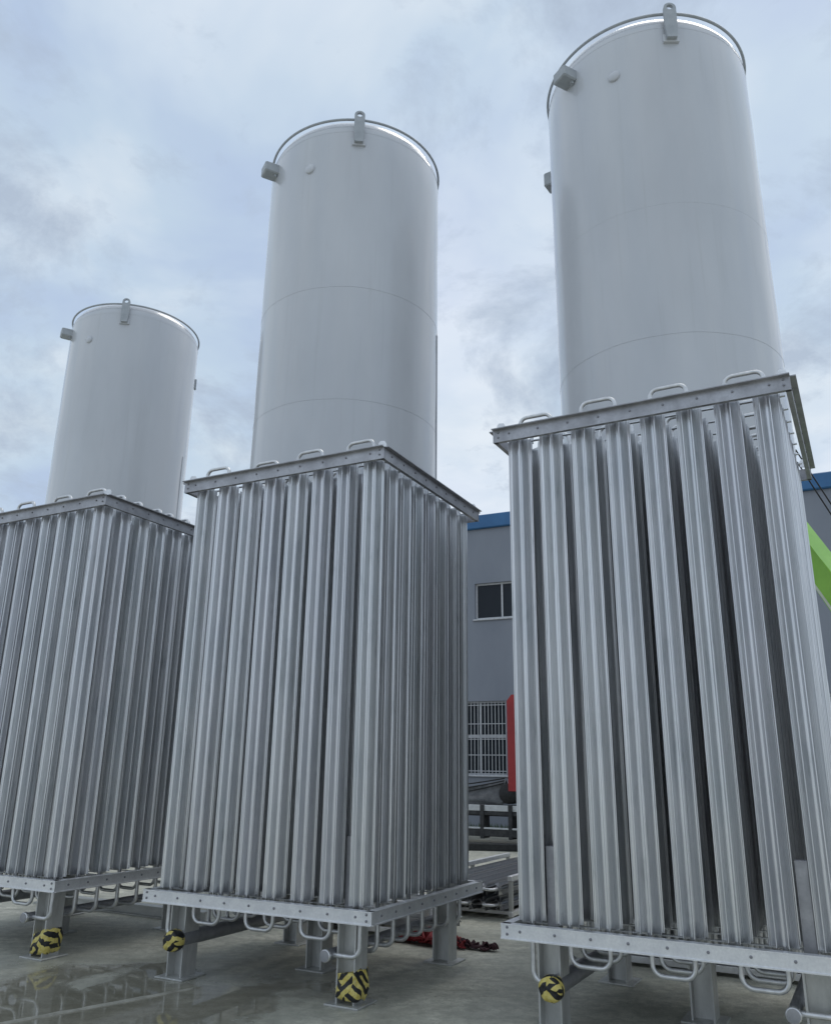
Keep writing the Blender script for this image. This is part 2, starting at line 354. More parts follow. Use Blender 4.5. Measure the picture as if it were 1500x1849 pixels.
g = Geo(); g.tube(bend((0, 0, ZB - .08), (PX, 0, ZB - .08), -0.165, 0.07), 0.0165, 8); ME_BOTB = g.mesh('return_bend', 'pipe_metal')
HLX, HLZ, HRX, HRZ = -1.93, 0.305, -0.44, 0.335
def elbow(x0, x1, z0, z1, r=.07):
    s_ = 1 if x1 > x0 else -1; pts = [(x0, 0, z0), (x0, 0, z1 + r)]
    for i in range(1, 7):
        a = math.pi / 2 * i / 6; pts.append((x0 + s_ * r * (1 - math.cos(a)), 0, z1 + r - r * math.sin(a)))
    return pts + [(x1, 0, z1)]
g = Geo(); g.tube(elbow(COLX[0], HLX, ZB - .08, HLZ + .01), 0.0185, 8); ME_DL = g.mesh('drop_pipe', 'pipe_metal')
g = Geo(); g.tube(elbow(COLX[7], HRX, ZB - .08, HRZ), 0.0185, 8); ME_DR = g.mesh('drop_pipe', 'pipe_metal')
def i_beam(w=.15, d=.19, tf=.016, tw=.012, z0=0.014, z1=ZB - TB - .002):
    a, b = w / 2, d / 2
    prof = [(-a, -b), (a, -b), (a, -b + tf), (tw / 2, -b + tf), (tw / 2, b - tf), (a, b - tf), (a, b), (-a, b), (-a, b - tf), (-tw / 2, b - tf), (-tw / 2, -b + tf), (-a, -b + tf)]
    return Geo().prism(prof, z0, z1)
g = i_beam(.18, .165, .013, .012); g.v = [(-y, x, z) for x, y, z in g.v]; ME_LEG = g.mesh('leg', 'leg_metal')
g = Geo(); g.bbox((-.15, -.15, 0), (.15, .15, .014), .003)
ME_PLATE = g.mesh('base_plate', 'leg_metal')
def rail_top(l):        # angle section along +x, web outside (y=0), flange proud at top
    g = Geo(); prof = [(0, 0), (.008, 0), (.008, T - .008), (0.0, T - .008)]
    m_ = Matrix(((0, 0, 1, 0), (1, 0, 0, 0), (0, 1, 0, 0), (0, 0, 0, 1)))     # profile (y,z) swept along x
    pr = [(0.0, 0.0), (0.035, 0.0), (0.035, 0.008), (0.008, 0.008), (0.008, T), (-.042, T), (-.042, T - .008), (0.0, T - .008)]
    return g.prism(pr, 0, l, m_)
def rail_bottom(l):
    g = Geo(); m_ = Matrix(((0, 0, 1, 0), (1, 0, 0, 0), (0, 1, 0, 0), (0, 0, 0, 1)))
    pr = [(-.012, 0.0), (0.06, 0.0), (0.06, 0.008), (0.008, 0.008), (0.008, TB - .008), (0.06, TB - .008), (0.06, TB), (-.006, TB), (-.006, TB - .008), (0.0, TB - .008), (0.0, .008), (-.012, .008)]
    return g.prism(pr, 0, l, m_)
def bolts(l, z, n, end_pair, zz):
    g = Geo(); m0 = Matrix.Rotation(R(90), 4, 'X')
    pos = [(0.14 + (l - .28) * i / (n - 1), z) for i in range(n)]
    if end_pair: pos += [(.045, z + .022), (.045, z - .022), (l - .045, z + .022), (l - .045, z - .022)]
    for x, z_ in pos:
        g.lathe([(.0105, 0.0), (.0105, .003), (.0075, .003), (.0075, .009), (.003, .010)], 6, Matrix.Translation((x, .0005, z_)) @ m0, smooth=False)
    return g
def tape_leg(seed):
    """ragged wad of hazard tape wound round the foot of a leg"""
    g = Geo(); vs = []; fs = []; n, k = 28, 9
    for j in range(k):
        t = j / (k - 1); z = .045 + .175 * t
        for i in range(n):
            a = 2 * math.pi * i / n; e = 4.0; ca, sa = math.cos(a), math.sin(a)
            r = 1 / ((abs(ca) / .088) ** e + (abs(sa) / .106) ** e) ** (1 / e)
            r += .008 + .026 * noise.noise(Vector((ca * 1.6, sa * 1.6, z * 9 + seed))) + .02 * max(0, ca) * math.sin(math.pi * t)
            vs.append((r * ca, r * sa, z + .035 * noise.noise(Vector((ca * 2 + 5, sa * 2, seed))) + (.03 * ca if j == k - 1 else 0)))
    for j in range(k - 1):
        for i in range(n): fs.append((j * n + i, j * n + (i + 1) % n, (j + 1) * n + (i + 1) % n, (j + 1) * n + i))
    fs.append(tuple(range((k - 1) * n, k * n))); fs.append(tuple(reversed(range(n))))
    return g.add(vs, fs, True)
def tape_header(seed):
    """lumpy hazard tape wrapped over a header's end flange (axis along y)"""
    g = Geo(); vs = []; fs = []; n = 24; prof = [(0.0, -.06), (.045, -.058), (.072, -.048), (.082, -.022), (.084, .005), (.082, .035), (.074, .06), (.064, .075)]
    for j, (r, y) in enumerate(prof):
        for i in range(n):
            a = 2 * math.pi * i / n; ca, sa = math.cos(a), math.sin(a); q = r * (1 + .13 * noise.noise(Vector((ca * 1.7, sa * 1.7, y * 12 + seed))))
            vs.append((q * ca, y + .012 * noise.noise(Vector((ca * 2, sa * 2, seed + 3))) * (r > .01), q * sa))
    for j in range(len(prof) - 1):
        for i in range(n): fs.append((j * n + i, (j + 1) * n + i, (j + 1) * n + (i + 1) % n, j * n + (i + 1) % n))
    return g.add(vs, fs, True)
def vaporizer(loc, rz, label, seed, tape_near, fin_rot):
    v = empty('vaporizer', (loc[0], loc[1], 0), rz, label, 'vaporizer', 'vaporizers standing in a row')
    r_ = random.Random(seed)
    for i, x in enumerate(COLX):
        for j, y in enumerate(ROWY):
            obj('fin_tube', ME_FIN, None, v, (x + r_.uniform(-.003, .003), y + r_.uniform(-.003, .003), 0), (r_.uniform(-.0008, .0008), r_.uniform(-.0008, .0008), R(fin_rot) + r_.uniform(-.04, .04)))
    for y in ROWY:
        for i in (0, 2, 4, 6): obj('return_bend', ME_TOPB, None, v, (COLX[i], y, r_.uniform(-.008, .006)), (r_.uniform(-.01, .01), 0, 0))
        for i in (1, 3, 5): obj('return_bend', ME_BOTB, None, v, (COLX[i], y, r_.uniform(-.006, .008)), (r_.uniform(-.01, .01), 0, 0))
        obj('drop_pipe', ME_DL, None, v, (0, y, 0)); obj('drop_pipe', ME_DR, None, v, (0, y, 0))
    # frames
    for nm, fn, z, zt, n1 in (('top_rail', rail_top, H - T, T, 9), ('bottom_rail', rail_bottom, ZB - TB, TB, 9)):
        for (lx, ly, rr, ln) in ((-W, 0, 0, W), (0, D, math.pi, W)):
            o = obj(nm, fn(ln), 'rail_metal' if nm == 'top_rail' else 'plate_metal', v, (lx, ly, z), (0, 0, rr))
            tag(obj('rail_bolts', bolts(ln, zt * .55, n1, True, zt), 'bolt_metal', o), None, None, kind='stuff')
        for (lx, ly, rr, ln) in ((-.003, .012, math.pi / 2, D - .024), (-W + .003, D - .012, -math.pi / 2, D - .024)):
            o = obj(nm, fn(ln), 'rail_metal' if nm == 'top_rail' else 'plate_metal', v, (lx, ly, z), (0, 0, rr))
            tag(obj('rail_bolts', bolts(ln, zt * .55, n1, False, zt), 'bolt_metal', o), None, None, kind='stuff')
        # flat cross bars that carry the tube ends
        for j in range(7):
            y = (ROWY[j] + ROWY[j + 1]) / 2
            obj('cross_bar', Geo().box((-W + .058, y - .014, 0), (-.058, y + .014, .008)), 'plate_metal', v, (0, 0, (H - .038) if nm == 'top_rail' else ZB - .022))
    for x, y in ((-W + .05, .06), (-.05, .06), (-.05, D - .06), (-W + .05, D - .06)):
        g = Geo(); prof = [(-.035, 0), (.035, 0), (.035, .05), (.02, .075), (-.02, .075), (-.035, .05)]
        g.prism(prof, -.006, .006, Matrix.Rotation(R(90), 4, 'X')); g.lathe([(.012, -.008), (.012, .008)], 8, Matrix.Translation((0, 0, .05)) @ Matrix.Rotation(R(90), 4, 'X'))
        obj('lifting_lug', g, 'plate_metal', v, (x, y, H + .001), (0, 0, R(20)))
    # legs
    ix, iy = .293, .229
    legs = [(-W + ix, iy), (-ix, iy), (-ix, D - iy), (-W + ix, D - iy), (-W / 2, D / 2)]
    for i, (x, y) in enumerate(legs):
        lg = obj('leg', ME_LEG, None, v, (x, y, 0)); obj('base_plate', ME_PLATE, None, lg)
        if i == 1 and tape_near: tag(obj('tape_wrap', tape_leg(seed), 'hazard_tape', lg), 'black and yellow hazard tape wound round leg foot', None)
    for x in ((COLX[0] + COLX[1]) / 2, (COLX[6] + COLX[7]) / 2):
        for y in (ROWY[0] + .09, ROWY[7] - .09):
            obj('upright_plate', Geo().bbox((-.041, -.045, ZB - TB + .01), (.041, .045, 1.185), .004), 'rail_metal', v, (x, y, 0))
    # headers
    g = Geo(); g.tube([(0, .02, 0), (0, D - .05, 0)], .062, 16); h = obj('header_pipe', g, 'header_metal', v, (HLX, 0, HLZ))
    tag(obj('tape_wrap', tape_header(seed + 3), 'hazard_tape', h, (0, .05, 0)), 'black and yellow hazard tape over header end', None)
    g = Geo(); g.tube([(0, .06, 0), (0, D - .05, 0)], .040, 14); h = obj('header_pipe', g, 'header_metal', v, (HRX, 0, HRZ))
    g = Geo(); g.lathe([(.0, -.002), (.040, .0), (.047, .006), (.047, .03), (.041, .034)], 16, Matrix.Translation((0, .064, 0)) @ Matrix.Rotation(R(-90), 4, 'X')); obj('end_cap', g, 'pipe_metal', h)
    return v
vaporizer((-0.2832, 6.7112), -0.4775, 'silver finned vaporizer in the middle, hazard tape on its near leg', 11, True, -6)
vaporizer((2.6285, 5.2558), -0.4965, 'largest, nearest silver finned vaporizer at right, wide dark gaps between its tubes', 23, True, 18)
vaporizer((-3.2247, 8.1623), -0.4872, 'farthest silver finned vaporizer, cut off by the left edge of the photo', 37, True, 0)

# ------------------------------------------------------------------ tanks
TR = 1.5
def tank(loc, rot, label, seed, box_deg=-68):
    t = empty('storage_tank', (loc[0], loc[1], 0), rot, label, 'tank', 'white storage tanks behind the vaporizers')
    zt, zb = 11.72, 1.55; prof = []
    for i in range(0, 15):
        a = math.pi / 2 * i / 14; prof.append((max(TR * math.sin(a), 0.0), zb - .72 * math.cos(a)))
    n = 14
    for i in range(1, 22): prof.append((TR + .0025 * math.sin(i * 1.9 + seed), zb + (zt - zb) * i / 22))
    for i in range(n + 1):
        a = math.pi / 2 * i / n; prof.append((max(TR * math.cos(a), 0.0), zt + .74 * math.sin(a)))
    obj('shell', Geo().lathe(prof, 128), 'tank_paint', t)
    for z in (3.1, 5.0, 6.9, 8.8, 11.72):
        g = Geo(); nn = 96; pts = [((TR + .001) * math.cos(2 * math.pi * i / nn), (TR + .001) * math.sin(2 * math.pi * i / nn), z + .003 * math.sin(i * .7 + seed)) for i in range(nn)]
        obj('weld_seam', g.tube(pts, .0012, 5, closed=True), 'tank_paint', t)
    g = Geo(); pts = [((TR + .002) * math.cos(2 * math.pi * i / 96), (TR + .002) * math.sin(2 * math.pi * i / 96), 11.965) for i in range(96)]
    ring = obj('spray_ring', g.tube(pts, .021, 8, closed=True), 'fitting_paint', t)
    for k in range(8):
        a = 2 * math.pi * (k + .5) / 8; g = Geo(); g.tube([((TR - .03) * math.cos(a), (TR - .03) * math.sin(a), 11.73), ((TR + .002) * math.cos(a), (TR + .002) * math.sin(a), 11.965)], .012, 6)
        if k in (0, 3): obj('ring_stay', g, 'fitting_paint', ring)
    def place(deg, rad, z):   # deg: 0 faces -Y (the camera), + towards +X
        a = R(deg); return (rad * math.sin(a), -rad * math.cos(a), z), (0, 0, a)
    for deg in (0, 180):      # lifting lugs: eye plate standing off a pad
        g = Geo(); hw, h0, h1 = .086, 0.0, .52; outer = [(-hw, h0), (hw, h0), (hw, h1)]
        outer += [(hw * math.cos(a), h1 + hw * math.sin(a)) for a in [math.pi * i / 12 for i in range(1, 12)]] + [(-hw, h1)]
        hole = [(.045 * math.cos(2 * math.pi * i / 16), h1 + .01 + .045 * math.sin(2 * math.pi * i / 16)) for i in range(16)]
        th = .05
        # plate with a real eye: bridge outer loop to hole loop by angle
        N_ = 48; cz = h1 + .01; po = []
        for i in range(N_):
            a = 2 * math.pi * i / N_; dx, dz = math.cos(a), math.sin(a)
            # ray from eye centre to the outline
            tt = 1e9
            for q in range(len(outer)):
                (x1, z1), (x2, z2) = outer[q], outer[(q + 1) % len(outer)]; ex, ez = x2 - x1, z2 - z1; den = dx * ez - dz * ex
                if abs(den) < 1e-9: continue
                u = (x1 * ez - (z1 - cz) * ex) / den; s_ = (x1 * dz - (z1 - cz) * dx) / den
                if u > 1e-6 and -1e-6 <= s_ <= 1 + 1e-6: tt = min(tt, u)
            po.append((dx * tt, cz + dz * tt))
        pi_ = [(.045 * math.cos(2 * math.pi * i / N_), cz + .045 * math.sin(2 * math.pi * i / N_)) for i in range(N_)]
        vs = [(x, -th, z) for x, z in po] + [(x, -th, z) for x, z in pi_] + [(x, 0, z) for x, z in po] + [(x, 0, z) for x, z in pi_]; fs = []
        for i in range(N_):
            j = (i + 1) % N_
            fs += [(i, j, N_ + j, N_ + i), (2 * N_ + j, 2 * N_ + i, 3 * N_ + i, 3 * N_ + j), (j, i, 2 * N_ + i, 2 * N_ + j), (N_ + i, N_ + j, 3 * N_ + j, 3 * N_ + i)]
        g.add(vs, fs); p, r_ = place(deg, TR + .04, 11.47); lug = obj('lifting_lug', g, 'fitting_paint', t, p, r_)
        obj('pad', Geo().bbox((-.11, 0.004, -.03), (.11, .05, .10), .006), 'tank_paint', lug)
    for deg, z, hh, dp in ((box_deg, 11.44, .19, .26), (-122, 10.92, .26, .24)):
        p, r_ = place(deg, TR - .03, z); g = Geo(); g.bbox((-.13, -dp, 0), (.13, 0, hh), .02); br = obj('bracket_box', g, 'fitting_paint', t, p, r_)
        obj('bracket_foot', Geo().lathe([(.03, -.03), (.03, .02)], 10, Matrix.Translation((.06, -.06, -.01))), 'fitting_paint', br)
    p, r_ = place(-31, TR - .01, 11.08); g = Geo(); g.lathe([(.085, 0), (.085, .032), (.08, .038), (.0, .040)], 24, Matrix.Rotation(R(90), 4, 'X')); obj('nozzle', g, 'tank_paint', t, p, r_)
    p, r_ = place(76, TR + .006, 0); g = Geo(); g.tube([(0, .08, 8.75), (0, .02, 8.74), (0, 0, 8.68), (0, 0, 1.2)], .013, 8); obj('riser_pipe', g, 'tank_paint', t, p, r_)
    p, r_ = place(97, TR - .01, 10.72); obj('bracket_box', Geo().bbox((-.05, -.05, 0), (.05, 0, .26), .006), 'fitting_paint', t, p, r_)
    for k in range(4):
        a = R(45 + 90 * k); p = (1.22 * math.cos(a), 1.22 * math.sin(a), 0)
        lg = obj('leg', i_beam(.24, .24, .02, .016, .02, 1.5), 'fitting_paint', t, p, (0, 0, a)); obj('base_plate', Geo().bbox((-.2, -.2, 0), (.2, .2, .02), .004), 'fitting_paint', lg)
    return t
def polar(az, d): return (d * math.sin(R(az)), d * math.cos(R(az)))
tank(polar(-5.31, 12.65), R(6), 'tall white storage tank behind the middle vaporizer', 1)
tank(polar(18.56, 11.10), R(-2), 'tall white storage tank at right, nearest and tallest in the photo', 2, -59)
tank(polar(-20.9, 19.70), R(9), 'white storage tank at left, farthest and smallest in the photo', 3)

# ------------------------------------------------------------------ building behind
BO = Vector((2.24, 26.9, 0)); BYAW = R(-26)
b = empty('factory_building', BO, BYAW, 'grey factory building with blue roof fascia behind the tanks', 'building')
HB, S0, S1 = 10.0, -18.0, 30.0
wins = []
for k in range(-3, 6):
    s = -0.25 + 5.2 * k
    if s > S0 + 1 and s + 2.75 < S1: wins.append((s, s + 2.75, 6.44, 7.64, 3, False))
    s = -1.05 + 5.2 * k
    if s > S0 + 1 and s + 1.85 < S1: wins.append((s, s + 1.82, 1.55, 3.80, 2, True))
xs = sorted({S0, S1, *[w_[0] for w_ in wins], *[w_[1] for w_ in wins]}); zs = [0, 1.55, 3.80, 6.44, 7.64, HB - .48]
g = Geo()
def is_open(xa, za):
    return any(w_[0] <= xa < w_[1] - 1e-6 and w_[2] <= za < w_[3] - 1e-6 for w_ in wins)
for i in range(len(xs) - 1):
    for k in range(len(zs) - 1):
        if not is_open(xs[i], zs[k]): g.add([(xs[i], 0, zs[k]), (xs[i + 1], 0, zs[k]), (xs[i + 1], 0, zs[k + 1]), (xs[i], 0, zs[k + 1])], [(0, 1, 2, 3)])
for (x0, x1, z0, z1, n, bars) in wins:
    g.add([(x0, 0, z0), (x1, 0, z0), (x1, 0, z1), (x0, 0, z1), (x0, .2, z0), (x1, .2, z0), (x1, .2, z1), (x0, .2, z1)], [(0, 4, 5, 1), (1, 5, 6, 2), (2, 6, 7, 3), (3, 7, 4, 0)])
zt = HB - .48
g.add([(S0, 0, 0), (S0, 14, 0), (S0, 14, zt), (S0, 0, zt), (S1, 0, 0), (S1, 14, 0), (S1, 14, zt), (S1, 0, zt)], [(0, 3, 2, 1), (4, 5, 6, 7), (1, 2, 6, 5)])
obj('wall', g, 'wall_render', b)
obj('fascia', Geo().bbox((S0 - .15, -.12, HB - .478), (S1 + .15, 14.1, HB), .03), 'blue_fascia', b)
for (x0, x1, z0, z1, n, bars) in wins:
    wd = obj('window', Geo().bbox((x0 - .06, -.06, z0 - .05), (x1 + .06, .03, z0 - .002), .008), 'window_white', b)       # sill
    f = .055; g = Geo(); g.box((x0, .10, z0), (x0 + f, .16, z1)); g.box((x1 - f, .10, z0), (x1, .16, z1)); g.box((x0 + f, .10, z0), (x1 - f, .16, z0 + f)); g.box((x0 + f, .10, z1 - f), (x1 - f, .16, z1))
    mw = (x1 - x0) / n
    for k in range(1, n): g.box((x0 + mw * k - f / 2, .102, z0 + f), (x0 + mw * k + f / 2, .158, z1 - f))
    if bars: zm = z0 + (z1 - z0) * .52; g.box((x0 + f, .095, zm - .05), (x1 - f, .155, zm + .05))
    obj('frame', g, 'window_white', wd)
    for k in range(n): obj('pane', Geo().box((x0 + mw * k + .01, .125, z0 + .01), (x0 + mw * (k + 1) - .01, .135, z1 - .01)), 'window_glass', wd)
    if bars:
        g = Geo(); nb = int((x1 - x0) / .115)
        for k in range(nb + 1): xb = x0 + .03 + (x1 - x0 - .06) * k / nb; g.box((xb - .009, .03, z0), (xb + .009, .048, z1))
        for zz_ in (z0 + .12, z0 + .6, z0 + 1.08, z0 + 1.55, z1 - .12): g.box((x0, .048, zz_ - .012), (x1, .056, zz_ + .012))
        obj('security_bars', g, 'window_white', wd)
# grass verge at the foot of the wall
g = Geo(); vs = []; fs = []
for i in range(7000):
    s = rnd.uniform(-9, 12); n_ = rnd.uniform(-2.6, -.3); p = BO + Vector((math.cos(BYAW) * s - math.sin(BYAW) * n_, math.sin(BYAW) * s + math.cos(BYAW) * n_, 0)); h = rnd.uniform(.08, .24); a = rnd.uniform(0, 6.28); q = .012
    o = len(vs); vs += [p + Vector((math.cos(a) * q, math.sin(a) * q, 0)), p - Vector((math.cos(a) * q, math.sin(a) * q, 0)), p + Vector((rnd.uniform(-.06, .06), rnd.uniform(-.06, .06), h))]; fs.append((o, o + 1, o + 2))
g.add(vs, fs); tag(obj('grass', g, 'grass_blade'), 'strip of green grass at the foot of the grey building', 'grass', kind='stuff')

# ------------------------------------------------------------------ red truck in the gap
t = empty('truck', (2.33, 20.95, 0), R(-26), 'red truck with bare dark chassis seen between two vaporizers', 'truck')
g = Geo(); prof = [(0, 1.22), (0, 3.35), (.12, 3.5), (1.75, 3.5), (2.05, 3.3), (2.25, 2.2), (2.3, .85), (1.9, .85), (1.75, 1.22)]
g.prism(prof, 0, 2.3, Matrix(((1, 0, 0, 0), (0, 0, 1, 0), (0, 1, 0, 0), (0, 0, 0, 1)))); obj('cab', g, 'red_paint', t)
obj('bumper', Geo().bbox((1.9, -.02, .4), (2.42, 2.32, .84), .04), 'dark_steel', t)
obj('cab_window', Geo().bbox((.75, -.012, 2.1), (1.85, .0, 3.0), .004), 'window_glass', t)
obj('cab_panel', Geo().bbox((-.03, .3, 1.2), (-.002, 2.0, 3.2), .01), 'red_paint', t)
for y in (.35, 1.75): obj('chassis_rail', Geo().bbox((-7.0, y, .62), (-.005, y + .12, .84), .01), 'dark_steel', t)
obj('side_rail', Geo().bbox((-6.8, -.02, .75), (1.2, .06, .89), .01), 'pale_sheet', t)
obj('side_beam', Geo().bbox((-6.8, -.03, .655), (1.2, .07, .735), .01), 'dark_steel', t)
obj('guard_rail', Geo().bbox((-6.6, -.05, .18), (1.0, .04, .34), .01), 'dark_steel', t)
obj('reflector_strip', Geo().bbox((-6.5, -.055, .345), (.9, .03, .385), .006), 'pale_sheet', t)
for k in range(9):
    s = .05 - .72 * k
    obj('bracket', Geo().bbox((s - .05, -.062, .13), (s + .05, .345, .90), .01), 'dark_steel', t)
    if k % 2 == 0 and s < -.1: obj('cross_member', Geo().bbox((s - .06, .47, .64), (s + .06, 1.75, .80), .01), 'dark_steel', t)
for s in (1.25, -3.6, -4.8):
    for y in (.02, 2.0):
        g = Geo(); g.lathe([(.28, -.02), (.44, 0), (.50, .05), (.50, .22), (.44, .27), (.28, .29)], 28, Matrix.Translation((s, y, .5)) @ Matrix.Rotation(R(-90), 4, 'X')); wh = obj('wheel', g, 'rubber', t)
        g = Geo(); g.lathe([(.08, .0), (.24, .02), (.27, -.03), (.27, .3)], 20, Matrix.Translation((s, y, .5)) @ Matrix.Rotation(R(-90), 4, 'X')); obj('rim', g, 'pale_sheet', wh)
g = Geo(); g.lathe([(.0, -.5), (.22, -.48), (.24, -.4), (.24, .4), (.22, .48), (0, .5)], 20, Matrix.Translation((-.03, .5, 1.16)) @ Matrix.Rotation(R(90), 4, 'X')); obj('air_tank', g, 'rubber', t)
nx, nz = 40, 14; vs = []       # grey sheet slung along the deck, its folds sagging away from the cab
def fold(u, v): return .05 * math.sin(9 * v + 3 * u + 2 * noise.noise(Vector((u * 3, v * 2, 4)))) + .06 * noise.noise(Vector((u * 5, v * 5, 1)))
for i in range(nx + 1):
    u = i / nx; top = 1.08 + .40 * u ** 1.6 + .03 * noise.noise(Vector((u * 6, 0, 2)))
    for k in range(nz + 1): v_ = k / nz; vs.append((-3.4 + 3.2 * u, .18 + fold(u, v_) + .28 * v_, .90 + (top - .90) * v_))
g = Geo(); fs = [(i * (nz + 1) + k, (i + 1) * (nz + 1) + k, (i + 1) * (nz + 1) + k + 1, i * (nz + 1) + k + 1) for i in range(nx) for k in range(nz)]; g.add(vs, fs, True)
bk = [(x, y + .5, .895) for x, y, z in vs[nz::nz + 1]]; g.add(vs[nz::nz + 1] + bk, [(i, i + 1, nx + 2 + i, nx + 1 + i) for i in range(nx)], True)
obj('tarpaulin', g, 'tarpaulin_grey', t)
for k in range(3):
    pts = [(-3.4 + 3.25 * i / 24, .10 + .03 * k, .98 + .12 * k + .42 * (i / 24) ** 2 * (1 - .15 * k)) for i in range(25)]
    obj('rope', Geo().tube(pts, .016, 6), 'rubber', t)
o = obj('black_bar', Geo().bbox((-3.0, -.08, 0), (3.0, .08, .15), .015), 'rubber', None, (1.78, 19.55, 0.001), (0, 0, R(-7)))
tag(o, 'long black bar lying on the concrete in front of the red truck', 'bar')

# ------------------------------------------------------------------ racks of spare finned tubes lying on the ground
EX = Vector((.888, -.46, 0))
def spare_rack(loc, rz, wid, ln, hgt, label, mat='aluminium_fin', seed=1):
    r_ = random.Random(seed)
    t = empty('spare_rack', (loc[0], loc[1], 0), rz, label, 'rack')
    for x in (-wid / 2, wid / 2 - .05):
        for y in (-ln / 2, -.025, ln / 2 - .05): obj('post', Geo().bbox((x, y, 0), (x + .05, y + .05, hgt), .005), 'leg_metal', t)
        for z in (.03, hgt + .001): obj('side_rail', Geo().bbox((x - .004, -ln / 2 - .01, z), (x + .054, ln / 2 + .01, z + .055), .004), 'plate_metal', t)
    for y in (-ln / 2 + .06, ln / 2 - .12):
        obj('cross_rail', Geo().bbox((-wid / 2 + .055, y, .036), (wid / 2 - .055, y + .05, .08), .004), 'plate_metal', t)
    n = int((wid - .12) / .16); rows = max(1, int((hgt - .02) / .16)); m_ = Matrix.Rotation(R(-90), 4, 'X')
    g = Geo(); g.prism([(x * .85, y * .85) for x, y in star_profile()], -ln / 2 - .1, ln / 2 + .1, m_); me = g.mesh('fin_tube', mat)
    g = Geo(); pts = bend((0, 0, 0), (.16, 0, 0), .12, .06); g.tube([(p.x, -p.z, 0) for p in pts], .016, 8); me2 = g.mesh('return_bend', 'pipe_metal')
    for k in range(rows):
        for i in range(n):
            x = -wid / 2 + .14 + i * (wid - .28) / max(1, n - 1)
            obj('fin_tube', me, None, t, (x, r_.uniform(-.05, .05), .165 + .17 * k), (0, r_.uniform(-.3, .3), 0))
            if i % 2 == 0 and i < n - 1: obj('return_bend', me2, None, t, (x, -ln / 2 - .09, .165 + .17 * k))
    return t
spare_rack((1.36, 12.32), -.48, 1.15, 2.8, .42, 'low rack of spare finned tubes on the ground, between the middle and right vaporizers', seed=3)
spare_rack((2.78, 8.42), -.48 + math.pi / 2, .62, 2.0, .34, 'low rack of finned tubes on the ground behind the right vaporizer', seed=5)
spare_rack((-.42, 10.12), -.48 + math.pi / 2, .60, 1.7, .30, 'low rack of finned tubes behind the middle vaporizer, beside the red slings', 'pale_sheet', seed=8)
# beam on the floor behind the left vaporizer
d = Vector((.86, -.5, 0)); o = obj('steel_bar', i_beam(.12, .12, .012, .01, -1.4, 1.4), 'leg_metal', None, (-3.55, 10.95, .062), (R(90), 0, math.atan2(.86, .5) ))
o.rotation_euler = (R(90), 0, R(-118)); tag(o, 'grey steel bar lying on the floor behind the left vaporizer', 'bar')

# red lifting slings dropped on the ground
def sling(name, label, pts_n, c, ext, mat, seed, wdt=.055):
    g = Geo(); r_ = random.Random(seed); P = []; a = r_.uniform(0, 6)
    for i in range(pts_n):
        tt = i / (pts_n - 1); e = Vector((math.cos(-.46), math.sin(-.46), 0))
        P.append(Vector((c[0], c[1], 0)) + e * ext[0] * (2 * tt - 1 + .35 * noise.noise(Vector((tt * 6, seed, 0)))) + Vector((-e.y, e.x, 0)) * ext[1] * noise.noise(Vector((tt * 7.5, seed + 4, 0))) * 1.8 + Vector((0, 0, .02 + ext[2] * abs(noise.noise(Vector((tt * 8, seed + 9, 0)))) * (1 - abs(2 * tt - 1)))))
    vs = []; fs = []
    for i, p in enumerate(P):
        tg = (P[min(i + 1, pts_n - 1)] - P[max(i - 1, 0)]).normalized(); tw = 2.2 * noise.noise(Vector((i * .13, seed, 5))); s_ = tg.cross(Vector((0, 0, 1))).normalized(); u_ = s_.cross(tg)
        dirn = s_ * math.cos(tw) + u_ * math.sin(tw); nn = dirn.cross(tg); hh = wdt * .5
        q = p + Vector((0, 0, abs(math.sin(tw)) * hh))
        for k, (aa, bb) in enumerate(((-1, -1), (1, -1), (1, 1), (-1, 1))): vs.append(q + dirn * hh * aa + nn * .006 * bb)
    for i in range(pts_n - 1):
        for k in range(4): fs.append((i * 4 + k, i * 4 + (k + 1) % 4, i * 4 + 4 + (k + 1) % 4, i * 4 + 4 + k))
    g.add(vs, fs, True); return g
o = empty('lifting_sling', (0, 0, 0), 0, 'crumpled red lifting slings in a heap on the ground behind the middle vaporizer', 'sling')
for k in range(6): obj('strap', sling('', '', 90, (.12 + .03 * k, 9.36 - .02 * k), (.34, .11, .16), 'red_webbing', 3 + k * 1.7, .085), 'red_webbing', o)
o = empty('lifting_sling', (0, 0, 0), 0, 'dark maroon sling end lying by the rear leg of the middle vaporizer', 'sling')
for k in range(3): obj('strap', sling('', '', 70, (.66, 9.06 + .02 * k), (.20, .05, .05), 'maroon_webbing', 23 + k * 2.1, .06), 'maroon_webbing', o)
# black hose coil
g = Geo(); pts = [(-.92 + (.19 + .015 * math.sin(i * .9)) * math.cos(i * .32), 9.98 + (.17 + .015 * math.cos(i * .7)) * math.sin(i * .32), .03 + .0022 * i) for i in range(100)]
tag(obj('hose_coil', g.tube(pts, .024, 7), 'rubber'), 'coil of black hose on the ground under the middle vaporizer', 'hose')

